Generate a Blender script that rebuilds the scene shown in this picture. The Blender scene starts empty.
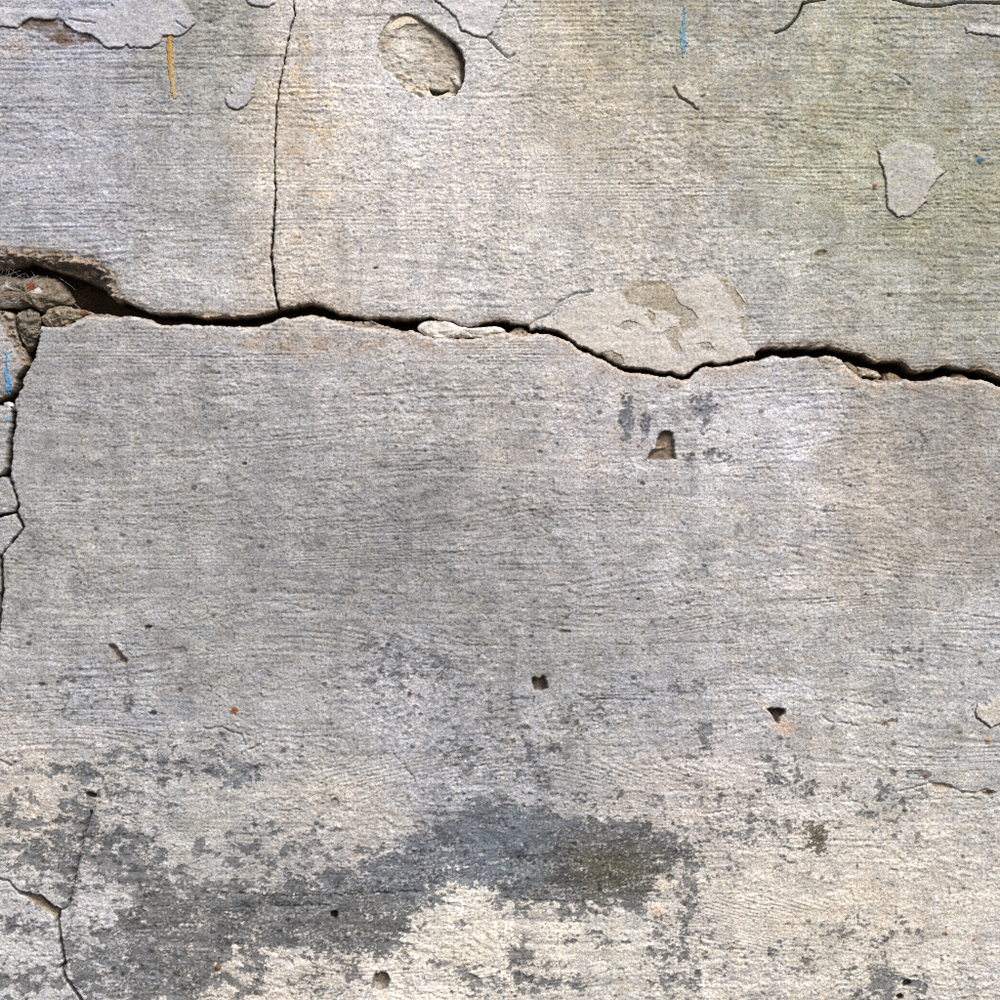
import bpy, math
import numpy as np

# ------------------------------------------------------------------ camera, sky, sun, exposure
ZC = 1.30                      # height of the picture's centre above the ground; 1 unit = 1 m
scene = bpy.context.scene
C = scene.collection
cam_d = bpy.data.cameras.new('camera')
cam = bpy.data.objects.new('camera', cam_d)
C.objects.link(cam)
cam.location = (0.0, -2.2, ZC)
cam.rotation_euler = (math.radians(90), 0, 0)
cam_d.sensor_width = 36
cam_d.lens = 36 * 2.2 / 1.0
cam_d.clip_end = 100
scene.camera = cam

SUN_EL, SUN_AZ = 46.0, 28.0    # azimuth measured from straight-on (-Y) towards +X
world = bpy.data.worlds.new('World')
scene.world = world
world.use_nodes = True
wn, wl = world.node_tree.nodes, world.node_tree.links
wn.clear()
sky = wn.new('ShaderNodeTexSky')
sky.sky_type = 'NISHITA'
sky.sun_disc = False
sky.sun_elevation = math.radians(SUN_EL)
sky.sun_rotation = math.radians(180 - SUN_AZ)
sky.air_density = 1.0
sky.dust_density = 4.0
sky.ozone_density = 0.6
bg = wn.new('ShaderNodeBackground')
bg.inputs['Strength'].default_value = 0.09
wo = wn.new('ShaderNodeOutputWorld')
wl.new(sky.outputs[0], bg.inputs[0])
wl.new(bg.outputs[0], wo.inputs[0])

sun_d = bpy.data.lights.new('sun', 'SUN')
sun_d.energy = 1.5
sun_d.angle = math.radians(16)
sun_d.color = (1.0, 0.985, 0.965)
sun = bpy.data.objects.new('sun', sun_d)
C.objects.link(sun)
el, az = math.radians(SUN_EL), math.radians(SUN_AZ)
from mathutils import Vector
sv = Vector((math.sin(az) * math.cos(el), -math.cos(az) * math.cos(el), math.sin(el)))
sun.rotation_euler = (-sv).to_track_quat('-Z', 'Y').to_euler()

scene.view_settings.view_transform = 'Standard'
scene.view_settings.look = 'None'
scene.view_settings.gamma = 1.0
scene.view_settings.exposure = 0.74
scene.cycles.use_denoising = False
scene.cycles.pixel_filter_type = 'BLACKMAN_HARRIS'
scene.cycles.filter_width = 1.1
scene.cycles.max_bounces = 6

# ------------------------------------------------------------------ maths helpers (millimetres, x right, y DOWN on the wall)
f32 = np.float32

def perlin(x, y, seed=0):
    rs = np.random.RandomState(1000 + seed)
    perm = rs.permutation(1024).astype(np.int32)
    ang = rs.rand(1024).astype(f32) * f32(2 * math.pi)
    gx, gy = np.cos(ang), np.sin(ang)
    x, y = np.broadcast_arrays(np.asarray(x, f32), np.asarray(y, f32))
    xi, yi = np.floor(x), np.floor(y)
    xf, yf = x - xi, y - yi
    xi, yi = xi.astype(np.int32), yi.astype(np.int32)
    u = xf * xf * xf * (xf * (xf * 6 - 15) + 10)
    v = yf * yf * yf * (yf * (yf * 6 - 15) + 10)
    def g(ix, iy, dx, dy):
        h = perm[(perm[ix & 1023] + iy) & 1023]
        return gx[h] * dx + gy[h] * dy
    a = g(xi, yi, xf, yf)
    b = g(xi + 1, yi, xf - 1, yf)
    c = g(xi, yi + 1, xf, yf - 1)
    d = g(xi + 1, yi + 1, xf - 1, yf - 1)
    return (a + u * (b - a)) * (1 - v) + (c + u * (d - c)) * v

def fbm(x, y, octv=3, seed=0, gain=0.5):
    s = 0; a = 1.0; f = 1.0
    for o in range(octv):
        s = s + a * perlin(x * f + 17.3 * o, y * f - 9.1 * o, seed + o * 7)
        a *= gain; f *= 2.03
    return s

def sstep(a, b, x):
    t = np.clip((x - a) / (b - a), 0, 1)
    return t * t * (3 - 2 * t)

def rank01(n):                                      # noise to an even 0..1 spread
    z = (n - n.mean()) / n.std()
    return 1 / (1 + np.exp(-1.702 * z))

def lin(c):
    c = np.asarray(c, float) / 255.0
    return np.where(c <= 0.04045, c / 12.92, ((c + 0.055) / 1.055) ** 2.4)

def ragged(pts, amp=0.6, step=1.6, seed=0, scale=4.0, closed=True):
    """resample an outline and give it a broken, uneven edge"""
    p = np.asarray(pts, float)
    q = np.vstack([p, p[:1]]) if closed else p
    seg = np.hypot(*(q[1:] - q[:-1]).T)
    out = []
    for i in range(len(seg)):
        long = seg[i] > 150
        n = max(1, int(seg[i] / (40 if long else step)))
        t = np.arange(n) / n
        out.append(q[i] + (q[i + 1] - q[i]) * t[:, None])
    if not closed:
        out.append(q[-1:])
    o = np.vstack(out)
    dx = fbm(o[:, 0] / scale, o[:, 1] / scale, 3, 300 + seed, 0.7)
    dy = fbm(o[:, 0] / scale + 40, o[:, 1] / scale + 11, 3, 330 + seed, 0.7)
    return o + amp * 1.6 * np.stack([dx, dy], 1)

class Grid:
    def __init__(self, xs, ys):
        self.xs, self.ys = np.asarray(xs, f32), np.asarray(ys, f32)
        self.X, self.Y = np.meshgrid(self.xs, self.ys)
        self.shape = self.X.shape
    def dist(self, pts, R, closed):
        p = np.asarray(pts, f32)
        D = np.full(self.shape, R, f32)
        n = len(p)
        for i in range(n if closed else n - 1):
            a, b = p[i], p[(i + 1) % n]
            i0, i1 = np.searchsorted(self.xs, [min(a[0], b[0]) - R, max(a[0], b[0]) + R])
            j0, j1 = np.searchsorted(self.ys, [min(a[1], b[1]) - R, max(a[1], b[1]) + R])
            if i1 <= i0 or j1 <= j0:
                continue
            px = self.X[j0:j1, i0:i1] - a[0]
            py = self.Y[j0:j1, i0:i1] - a[1]
            ex, ey = b[0] - a[0], b[1] - a[1]
            L = ex * ex + ey * ey + 1e-9
            t = np.clip((px * ex + py * ey) / L, 0, 1)
            d = np.hypot(px - t * ex, py - t * ey)
            np.minimum(D[j0:j1, i0:i1], d, out=D[j0:j1, i0:i1])
        return D
    def inside(self, pts):
        p = np.asarray(pts, float)
        q = np.roll(p, -1, axis=0)
        ins = np.zeros(self.shape, bool)
        for j, y in enumerate(self.ys):
            y = float(y) + 1.3e-4
            m = (p[:, 1] > y) != (q[:, 1] > y)
            if not m.any():
                continue
            a, b = p[m], q[m]
            cx = np.sort(a[:, 0] + (y - a[:, 1]) * (b[:, 0] - a[:, 0]) / (b[:, 1] - a[:, 1]))
            ins[j] = (np.searchsorted(cx, self.xs) % 2) == 1
        return ins
    def sdf(self, pts, R=14):
        D = self.dist(pts, R, True)
        return np.where(self.inside(pts), D, -D)

def bilinear(g, A, x, y):
    fx = np.interp(x, g.xs, np.arange(len(g.xs)))
    fy = np.interp(y, g.ys, np.arange(len(g.ys)))
    i = np.clip(fx.astype(int), 0, len(g.xs) - 2); j = np.clip(fy.astype(int), 0, len(g.ys) - 2)
    u, v = fx - i, fy - j
    if A.ndim == 3:
        u, v = u[..., None], v[..., None]
    return (A[j, i] * (1 - u) + A[j, i + 1] * u) * (1 - v) + (A[j + 1, i] * (1 - u) + A[j + 1, i + 1] * u) * v

# ------------------------------------------------------------------ materials
def node_mat(name, grain=1.0, bump=0.5, rough=0.93, spec=0.15, fine=1.0):
    m = bpy.data.materials.new(name)
    m.use_nodes = True
    N, L = m.node_tree.nodes, m.node_tree.links
    bsdf = N['Principled BSDF']
    at = N.new('ShaderNodeAttribute'); at.attribute_name = 'tint'
    tc = N.new('ShaderNodeTexCoord')
    def noise(scale, detail=3, rgh=0.6):
        n = N.new('ShaderNodeTexNoise')
        n.inputs['Scale'].default_value = scale
        n.inputs['Detail'].default_value = detail
        n.inputs['Roughness'].default_value = rgh
        L.new(tc.outputs['Object'], n.inputs['Vector'])
        return n
    def rng(src, a, b, c, d):
        r = N.new('ShaderNodeMapRange')
        for k, v in zip(('From Min', 'From Max', 'To Min', 'To Max'), (a, b, c, d)):
            r.inputs[k].default_value = v
        L.new(src, r.inputs['Value'])
        return r.outputs[0]
    def mul(a, b):
        x = N.new('ShaderNodeMix'); x.data_type = 'RGBA'; x.blend_type = 'MULTIPLY'
        x.inputs['Factor'].default_value = 1.0
        L.new(a, x.inputs['A']); L.new(b, x.inputs['B'])
        return x.outputs['Result']
    def mixc(f, ca, cb):
        x = N.new('ShaderNodeMix'); x.data_type = 'RGBA'
        x.inputs['A'].default_value = (*ca, 1); x.inputs['B'].default_value = (*cb, 1)
        L.new(f, x.inputs['Factor'])
        return x.outputs['Result']
    # sand grains and mineral variation
    n1 = noise(400 * fine, 3, 0.65)
    s1 = rng(n1.outputs[0], 0.3, 0.7, 1 - 0.50 * grain, 1 + 0.44 * grain)
    n2 = noise(95, 3, 0.6)
    warm = mixc(rng(n2.outputs[0], 0.32, 0.68, 0, 1), (1.025, 0.998, 0.962), (0.975, 0.995, 1.028))
    n3 = noise(38, 4, 0.6)
    s3 = rng(n3.outputs[0], 0.3, 0.7, 1 - 0.11 * grain, 1 + 0.10 * grain)
    v = N.new('ShaderNodeTexVoronoi'); v.inputs['Scale'].default_value = 260
    L.new(tc.outputs['Object'], v.inputs['Vector'])
    sep = N.new('ShaderNodeSeparateColor'); L.new(v.outputs['Color'], sep.inputs[0])
    pick = rng(sep.outputs[0], 0.86, 0.9, 0, 1)
    near = rng(v.outputs['Distance'], 0.30, 0.46, 1, 0)
    mm = N.new('ShaderNodeMath'); mm.operation = 'MULTIPLY'; L.new(pick, mm.inputs[0]); L.new(near, mm.inputs[1])
    g1 = mixc(mm.outputs[0], (1, 1, 1), (1 - 0.5 * grain,) * 3)
    col = mul(mul(mul(mul(at.outputs['Color'], s1), warm), s3), g1)
    L.new(col, bsdf.inputs['Base Color'])
    bsdf.inputs['Roughness'].default_value = rough
    bsdf.inputs['Specular IOR Level'].default_value = spec
    nb = noise(620, 3, 0.7)
    bp = N.new('ShaderNodeBump'); bp.inputs['Strength'].default_value = bump; bp.inputs['Distance'].default_value = 0.0009
    L.new(nb.outputs[0], bp.inputs['Height']); L.new(bp.outputs[0], bsdf.inputs['Normal'])
    return m

M_plaster = node_mat('weathered_plaster', 0.88, 0.85)
M_paint = node_mat('old_lime_paint', 0.65, 0.5)
M_mortar = node_mat('broken_mortar', 1.0, 0.9)
M_drip = node_mat('dried_paint', 0.35, 0.25, 0.55, 0.4)
M_web = bpy.data.materials.new('cobweb_silk'); M_web.use_nodes = True
M_web.node_tree.nodes['Principled BSDF'].inputs['Base Color'].default_value = (0.55, 0.55, 0.55, 1)
M_web.node_tree.nodes['Principled BSDF'].inputs['Alpha'].default_value = 0.55

# ------------------------------------------------------------------ mesh helpers
def add_mesh(name, co, faces, tint, mat, parent=None):
    """co in metres, faces (n,k) int array"""
    me = bpy.data.meshes.new(name)
    nv, (nf, k) = len(co), faces.shape
    me.vertices.add(nv)
    me.vertices.foreach_set('co', np.ascontiguousarray(co, f32).ravel())
    me.loops.add(nf * k)
    me.loops.foreach_set('vertex_index', np.ascontiguousarray(faces, np.int32).ravel())
    me.polygons.add(nf)
    me.polygons.foreach_set('loop_start', np.arange(0, nf * k, k, dtype=np.int32))
    me.polygons.foreach_set('use_smooth', np.ones(nf, bool))
    me.update(calc_edges=True)
    if tint is not None:
        a = me.color_attributes.new('tint', 'FLOAT_COLOR', 'POINT')
        c4 = np.ones((nv, 4), f32); c4[:, :3] = tint
        a.data.foreach_set('color', c4.ravel())
    me.materials.append(mat)
    o = bpy.data.objects.new(name, me)
    C.objects.link(o)
    if parent is not None:
        o.parent = parent
    return o

def to_world(x, y, h):
    return np.stack([(x - 500) / 1000, -h / 1000, ZC + (500 - y) / 1000], -1)

def sheet(name, g, mask, H, tint, mat, parent):
    q = mask[:-1, :-1] & mask[1:, :-1] & mask[:-1, 1:] & mask[1:, 1:]
    used = np.zeros(g.shape, bool)
    used[:-1, :-1] |= q; used[1:, :-1] |= q; used[:-1, 1:] |= q; used[1:, 1:] |= q
    idx = np.full(g.shape, -1, np.int32)
    idx[used] = np.arange(used.sum())
    f = np.stack([idx[1:, :-1][q], idx[1:, 1:][q], idx[:-1, 1:][q], idx[:-1, :-1][q]], 1)
    co = to_world(g.X[used], g.Y[used], H[used])
    return add_mesh(name, co, f, tint[used], mat, parent)

# ------------------------------------------------------------------ the crack lines, in millimetres on the wall
UP = [(-300,262),(-120,255),(-40,249),(0,247.5),(30,249),(56,251),(80,254.5),(100,259.5),(110,266),(115,276),(118,287),(122,296),(133,302),
 (142,305.5),(149,310),(159,311),(184,311),(201,312.5),(225,312),(245,313.5),(260,313),(270,311),(276,308),(281,306.6),(290,306),(300,303.8),(309,302.4),
 (320,304),(330,308),(340,313.6),(352,314),(361,317),(366,318.5),(375,318),(385,316.7),(395,317.4),(405,318),(415,317),(424,316.7),(430,314.6),
 (434,317),(440,319.5),(452,321),(460,325),(470,325.8),(477,323.7),(484,320),(492,318),(500,318.5),(507,318.7),(512,321),(520,323),(528,324),
 (530,329.5),(536,327),(545,327.4),(553,329),(560,331.6),(567,335.8),(574,341),(581,346),(588,348),(595,352.6),(602,354),(609,359),(616,363),
 (623,366),(630,367),(640,367.8),(647,367.5),(655,370.6),(665,372),(671,371),(678,374),(684,374.5),(690,372),(695,367),(703,362.5),(712,362),
 (718,363.6),(730,361),(740,358),(750,356),(755,355.5),(756,349.6),(762,345.4),(767,343.7),(780,344.4),(793,343.7),(805,342.3),(812,343.7),
 (819,343.5),(826,342.3),(834,344.7),(845,348),(855,351.7),(863,352),(870,357),(877,360),(885,360),(893,359.5),(900,360),(907,363.7),(914,368.6),
 (920,368.6),(925,366.5),(933,368),(940,365),(945,364.4),(955,367),(963,367.5),(973,365.5),(982,365),(990,368.6),(1000,375),(1030,384),(1120,378),(1300,392)]
# how far the broken face reaches behind the upper lip: (x, extra mm)
UPW = [(-300,20),(0,21),(30,13),(50,18),(62,21),(70,22),(80,23),(95,24),(103,28),(110,30),(116,24),(120,9),(128,7),(140,8),(150,5),(163,7),(172,8),(185,5),
 (197,5),(201,11),(212,13),(232,11),(250,4),(270,2),(285,1.5),(310,3),(330,2),(345,2),(365,1.5),(400,2),(420,3),(432,4),(445,1.5),(470,1.5),(486,6),(500,5),
 (515,3),(530,1),(560,1.2),(620,1.5),(690,1.2),(750,1),(757,3),(765,9),(780,8),(800,9),(815,10),(835,7),(850,4),(870,5),(890,4),(905,4),(920,9),(935,6),
 (946,2),(968,2),(974,11),(985,10),(1000,5),(1300,6)]
LOW = [(-300,330),(-60,322),(0,320),(12,324),(30,331),(41,327.5),(58,328),(70,326),(80,321),(90,317.5),(100,318),(112,318),(118,318),(125,317),(133,317.6),(141,319),(149,320),(155,324),
 (163,326),(170,326.7),(177,326),(185,325),(193,326),(200,326.7),(210,326.7),(218,327),(230,327.7),(245,328),(258,328),(265,325.5),(273,323.4),(278,320),
 (283,318),(290,319.5),(297,318),(305,316.7),(312,316),(319,317),(326,319),(333,321.7),(340,324),(345,326),(352,327),(360,328),(372,329),(384,330),(395,331.5),(405,333),
 (410,331),(416,333),(424,337),(432,339),(445,339),(455,340),(470,340),(484,338.4),(492,335),(500,333.7),(510,333.7),(515,336),(522,336.5),(530,336.5),
 (537,334.4),(548,334.7),(555,337),(562,340),(570,343),(576,348.4),(583,354),(590,354.7),(597,359),(604,361.7),(610,365),(618,370),(625,373),(632,374),
 (640,374),(652,376),(662,378),(671,377.6),(678,380),(684,380.7),(690,379.7),(694,374.8),(700,370),(707,367.5),(714,368.5),(722,367.5),(735,365.7),
 (745,363),(755,362),(760,361.5),(766,359),(774,356.3),(781,358.7),(790,359),(800,358),(808,357),(814,358.4),(818,359),(825,356.6),(835,357),(842,360.8),
 (848,369),(855,376),(862,381),(872,383),(885,383),(893,383),(900,382),(905,380),(912,382.6),(920,382.6),(930,382),(940,379),(947,377),(953,379.8),
 (962,382),(972,380.5),(980,381),(988,383),(1000,387.5),(1030,397),(1120,392),(1300,406)]
LOWW = [(-300,2),(60,1),(100,5),(120,1.2),(330,1.2),(340,4),(350,6),(372,8),(388,4),(398,3),(405,1.5),(512,1.5),(518,7),(526,6),(532,1.5),(845,1),(852,3),(880,3),(908,2),(950,1.2),(958,4),(966,5),(972,1.5),(1300,1.5)]
VC = [(300,-270),(296,-120),(294,-30),(293.5,0),(295,16),(291,25),(288,40),(285,57),(282,72),(278,90),(278.5,97),(276,105),(275.5,125),(274.3,150),
 (274.5,180),(275.5,190),(273,232),(271,255),(273,270),(274,285),(276,298),(279,309)]
XR = [(41,327.5),(38.5,340),(37,348),(35,357),(31,365),(27,372),(23,380),(23.5,386),(20,392),(15,400),(14,404),(16.5,412),(15.6,425),(13,440),(13,455),
 (11,468),(10,477),(13.5,485),(16.5,495),(19,505),(17.5,511),(20.5,519),(24.3,528),(17,537),(6,550),(2,556),(2.5,568),(3.2,589),(1.5,602),(0.5,618),(-3,660),(-8,800),(-5,1000),(-12,1270)]
PIECES = [  # plaster pieces left of the upright crack: outline of the face, then of the broken edge behind it
 ([(-270,310),(-60,314),(-8,311),(0,322),(7,338),(13,349),(17,356),(21,366),(18,371.5),(14.6,377),(13.5,383),(11.5,390),(6.5,394),(0,397),(-40,410),(-270,420)],
  [(-270,306),(-60,310),(-10,309),(4,311),(11,313),(13,324),(15.5,335),(20.5,345.6),(24,351.6),(25,358),(26,364),(19.5,371.5),(16,377),(14.9,383),(12.3,391),(7,395),(0,398.5),(-40,412),(-270,422)]),
 ([(-270,428),(-40,418),(0,405.5),(8,403.5),(10.6,408),(9.6,425),(6.8,440),(6,455),(5,467),(1.5,474),(-10,477),(-270,480)], None),
 ([(-270,484),(-10,480),(2,477.5),(8,478.5),(12,486),(15,496),(17,505),(14.5,511),(4,513.5),(-10,515),(-270,516)], None),
 ([(-270,520),(-10,519),(2,517),(14,513.6),(18.8,520),(22.6,528),(15.5,536),(4.5,549),(-1,556),(-1.2,568),(-0.8,589),(-2.5,602),(-3.5,618),(-7,660),(-12,800),(-9,1000),(-16,1270),(-270,1270)], None),
]
BORD = 262                                          # how far the wall goes on past the picture's edge

def cut_x(line, x0, x1):
    a = np.asarray(line, float)
    m = (a[:, 0] > x0) & (a[:, 0] < x1)
    return [(x0, float(np.interp(x0, a[:, 0], a[:, 1])))] + [tuple(p) for p in a[m]] + [(x1, float(np.interp(x1, a[:, 0], a[:, 1])))]

def off(line, w, s):
    w = np.asarray(w, float)
    return [(x, y + s * float(np.interp(x, w[:, 0], w[:, 1]))) for x, y in line]

up_f = cut_x(UP, -BORD, 1000 + BORD)
UPW = [(x, w if x < 118 else w * 0.45) for x, w in UPW]
up_i = off(up_f, UPW, 1)
low_f = cut_x(LOW, 41, 1000 + BORD)
low_i = off(low_f, LOWW, -1)
vcl = [(x - 0.6 - 0.7 * (y > 230), y) for x, y in VC]
vcr = [(x + 0.6 + 0.6 * (y > 230), y) for x, y in VC]
top = -BORD
def upper_left(edge):
    return [(-BORD, top)] + [p for p in vcl if p[1] > top][:] + [p for p in reversed(edge) if p[0] < 276]
def upper_right(edge):
    return [(1000 + BORD, top)] + [p for p in edge if p[0] > 280.5][::-1] + [p for p in reversed(vcr) if p[1] > top] + [(vcr[1][0], top)]
def upper_left_poly(edge):
    return [(-BORD, top), (vcl[1][0], top)] + [p for p in vcl if p[1] > top] + [p for p in reversed(edge) if p[0] < 276]
XRL = [p for p in XR if p[1] < 1262] + [(-11.9, 1262)]
def lower_poly(edge):
    return edge + [(1262, 1262)] + XRL[::-1][:-1]

SLABS = [  # (inner outline, face outline, ragged amplitude, label)
 (upper_left_poly(up_i), upper_left_poly(up_f), 'bluish grey upper slab left of the upright hairline crack'),
 (upper_right(up_i), upper_right(up_f), 'warm ochre-stained upper slab right of the upright hairline crack'),
 (lower_poly(low_i), lower_poly(low_f), 'broad lower slab with peeling whitewash and dark damp patches'),
]
for pf, pi in PIECES:
    clip = lambda P: [(max(x, -BORD), min(y, 1262)) for x, y in P]
    SLABS.append((clip(pi or pf), clip(pf), 'narrow plaster piece left of the wide upright crack'))

# ------------------------------------------------------------------ the measuring grid and the wall's relief
def axis(lo, hi, step, m0, m1):
    core = np.arange(lo, hi + 1e-6, step)
    out, s, x = [], step, hi
    while x < m1:
        s = min(s * 1.09, 7); x += s; out.append(x)
    neg, s, x = [], step, lo
    while x > m0:
        s = min(s * 1.09, 7); x -= s; neg.append(x)
    return np.concatenate([neg[::-1], core, out])
G = Grid(axis(-6, 1006, 1.0, -266, 1266), axis(-6, 1006, 1.0, -266, 1266))
X, Y = G.X, G.Y

def gauss(cx, cy, rx, ry):
    return np.exp(-((X - cx) / rx) ** 2 - ((Y - cy) / ry) ** 2)

wx = X + 14 * perlin(X / 60, Y / 45, 1) + 5 * perlin(X / 17, Y / 13, 2)
wy = Y + 11 * perlin(X / 60, Y / 45, 3) + 4 * perlin(X / 17, Y / 13, 4)

# --- pigment of the surface: old lime wash and cement, stains of rust, algae, soot
SP = [(70,150,178,177,182),(20,60,174,173,176),(70,15,180,182,194),(200,200,176,174,170),(200,60,166,164,154),(140,100,170,169,168),(310,120,212,196,172),(315,190,200,190,175),
 (370,80,214,213,217),(345,40,205,196,184),(400,150,204,202,200),(400,230,194,190,186),(480,180,202,197,190),(300,272,206,190,170),(330,240,196,190,184),(470,40,204,202,200),(540,60,200,192,176),
 (590,50,196,182,150),(600,110,194,182,158),(640,150,192,184,170),(700,100,182,174,154),(640,30,168,166,150),(760,60,184,180,168),(800,110,178,176,154),(840,50,180,178,154),(900,60,176,176,158),(850,130,188,186,154),
 (950,130,174,174,152),(960,60,172,168,158),(950,230,168,166,138),(800,250,186,184,170),(900,300,180,178,164),(720,230,192,188,178),(560,230,200,196,188),(640,240,196,190,176),(450,290,198,194,190),
 (820,190,184,182,160),(980,300,174,172,158),(770,310,186,184,178),(850,320,186,180,164),
 (200,290,196,193,190),(60,220,176,176,180),(100,400,166,163,160),(250,400,170,167,164),(380,380,180,175,170),(450,400,186,181,174),(520,450,186,180,174),(600,420,196,189,184),(700,440,196,191,188),(780,420,202,198,200),
 (930,420,166,161,152),(950,520,170,164,152),(880,560,182,173,158),(870,470,196,184,168),(800,520,192,187,182),(880,640,184,180,174),(180,350,170,165,161),(340,400,182,178,174),
 (300,520,160,157,154),(400,530,150,148,146),(470,480,158,154,150),(500,560,164,160,156),(600,560,178,174,170),(700,560,184,180,174),(100,560,170,167,162),(180,480,168,165,160),(200,640,164,162,157),(60,640,172,170,164),
 (300,700,170,168,164),(100,700,170,170,172),(450,620,154,153,149),(330,610,158,156,152),(550,650,164,162,157),(650,700,170,170,172),(650,620,176,172,168),(740,700,192,188,186),(760,620,188,183,176),(850,750,198,193,184),
 (950,650,186,184,180),(970,740,190,186,180),(850,900,210,204,190),(950,900,210,205,194),(930,830,204,199,188),(780,830,206,200,190),(720,930,208,202,190),(600,960,212,206,192),(450,950,226,219,205),(280,980,210,202,190),(50,790,198,190,180),(40,940,196,193,190),
 (550,750,170,169,168),(620,780,190,184,176),(350,800,192,186,178),(330,760,180,177,172),(440,760,166,167,170),(220,830,184,180,172),(130,780,182,179,176),(400,700,164,164,164),(490,720,164,163,162),(700,800,204,194,184)]
cs = slice(None, None, 3)
num = np.zeros(X[cs, cs].shape + (3,), f32); den = np.zeros(X[cs, cs].shape, f32) + 1e-6
for cx, cy, r, g_, b in SP:
    w = np.exp(-(((wx[cs, cs] - cx) ** 2 + (wy[cs, cs] - cy) ** 2) / 52.0 ** 2)).astype(f32)
    num += w[..., None] * lin((r, g_, b)).astype(f32); den += w
out_far = lin((178, 174, 168)).astype(f32)
num += 0.004 * out_far; den += 0.004
small = num / den[..., None]
small = (small * 0.80 + 0.20 * small.mean(-1, keepdims=True)) * np.array([0.965, 1.0, 1.055], f32)
jj = np.minimum(np.arange(G.shape[0]) / 3.0, small.shape[0] - 1.001); ii = np.minimum(np.arange(G.shape[1]) / 3.0, small.shape[1] - 1.001)
j0, i0 = jj.astype(int), ii.astype(int); fv = (jj - j0)[:, None, None]; fu = (ii - i0)[None, :, None]
T = ((small[j0][:, i0] * (1 - fu) + small[j0][:, i0 + 1] * fu) * (1 - fv) + (small[j0 + 1][:, i0] * (1 - fu) + small[j0 + 1][:, i0 + 1] * fu) * fv).astype(f32)

def tint(mask, rgb, k=1.0):
    global T
    m = np.clip(mask * k, 0, 1)[..., None].astype(f32)
    T = T * (1 - m) + m * lin(rgb).astype(f32)

# mottling: upright wash streaks, grey smears along the brush, warm blotches
mott = fbm(wx / 46, wy / 40, 4, 11, 0.6)
streak = fbm(X / 14, Y / 150, 3, 13, 0.55)
smear = fbm(X / 120, wy / 11, 3, 15, 0.6)
worn = fbm(wx / 17, wy / 10, 4, 16, 0.68)
T *= (1 + 0.24 * mott + 0.14 * streak + 0.16 * smear + 0.08 * (sstep(0.05, 0.16, worn) - sstep(-0.12, -0.26, worn)))[..., None]
warm = fbm(wx / 34, wy / 26, 3, 19, 0.6)
T *= np.stack([1 + 0.035 * warm, 1 + 0 * warm, 1 - 0.06 * warm], -1)
tint(np.clip(gauss(470, 190, 170, 130) + 0.7 * gauss(400, 90, 80, 90), 0, 1) * (0.55 + 0.45 * sstep(-0.3, 0.3, streak + 0.6 * mott)), (222, 217, 210), 0.52)
tint(np.clip(gauss(860, 910, 170, 90) + gauss(470, 955, 90, 50) + 0.8 * gauss(270, 985, 80, 25) + 0.6 * gauss(50, 800, 70, 50) + 0.5 * gauss(340, 800, 60, 40), 0, 1) * (0.6 + 0.4 * sstep(-0.3, 0.3, mott)), (220, 208, 188), 0.5)
och = sstep(0.12, 0.5, fbm(X / 26 + 3, Y / 20, 4, 21, 0.65))
tint(och * sstep(300, 120, Y) * sstep(480, 640, X), (168, 156, 124), 0.40)
tint(och * gauss(310, 130, 34, 150), (214, 186, 140), 0.5)
alg = sstep(0.02, 0.45, fbm(X / 40 + 9, Y / 24, 4, 23, 0.65))
tint(alg * (gauss(900, 150, 150, 160) + gauss(950, 260, 70, 80)), (140, 139, 108), 0.34)

# --- relief
til = (0.09 * (X - 240) * gauss(240, 700, 150, 90) + 0.10 * (X - 900) * gauss(900, 690, 130, 110) + 0.07 * (X - 930) * gauss(930, 590, 110, 60)
       - 0.05 * (X - 300) * gauss(300, 420, 220, 80))
ys = Y - til + 6 * perlin(X / 420, Y / 300, 31) + 1.1 * perlin(X / 80, Y / 50, 32)
stro = 1.15 * perlin(X / 150, ys / 4.8, 33) + 0.7 * perlin(X / 60, ys / 3.0, 34) + 0.9 * perlin(X / 240, ys / 9, 35)
smod = (0.40 + 0.9 * rank01(fbm(X / 150, Y / 110, 2, 36))) * (1 - 0.45 * gauss(470, 180, 190, 140))
wide = perlin(X / 130, ys / 13, 37) * (gauss(860, 930, 190, 80) + 0.6 * gauss(560, 960, 160, 60) + 0.5 * gauss(800, 720, 200, 60) + 0.5 * gauss(250, 690, 160, 70))
plate_n = fbm(X / 12, ys / 6.5, 4, 38, 0.66)
plate = sstep(-0.045, 0.045, plate_n) + sstep(0.20, 0.27, plate_n)
crust = fbm(X / 8.5 + 0.25 * perlin(X / 3, Y / 3, 5), ys / 5.2, 3, 41, 0.62)
tear_n = fbm(X / 9, ys / 5.0, 2, 45, 0.55)
tear = np.exp(-(tear_n / 0.046) ** 2) * sstep(0.30, 0.65, rank01(fbm(X / 22, Y / 16, 3, 47)))
scratch_n = perlin(X / 150 + 2, ys / 6.0, 49)
scratch = np.exp(-(scratch_n / 0.06) ** 2) * sstep(0.55, 0.85, rank01(fbm(X / 80, ys / 9, 2, 51)))
rs = np.random.RandomState(5)
wn1 = rs.rand(*G.shape).astype(f32) - 0.5
wn1 = (wn1 + 0.5 * (np.roll(wn1, 1, 1) + np.roll(wn1, -1, 1)) + 0.3 * (np.roll(wn1, 1, 0) + np.roll(wn1, -1, 0))) / 1.5
low = 2.6 * fbm(X / 210, Y / 170, 2, 53) + 0.9 * fbm(X / 60, Y / 42, 2, 55)
rmod = 0.12 + 1.25 * rank01(fbm(X / 90 + 7, Y / 60, 3, 57, 0.6))
comb = np.sin(2 * math.pi * (ys + 1.8 * perlin(X / 220, ys / 16, 58) + 1.1 * perlin(X / 34, ys / 7, 59)) / (5.4 + 0.9 * perlin(X / 400, Y / 90, 60)))
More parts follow.
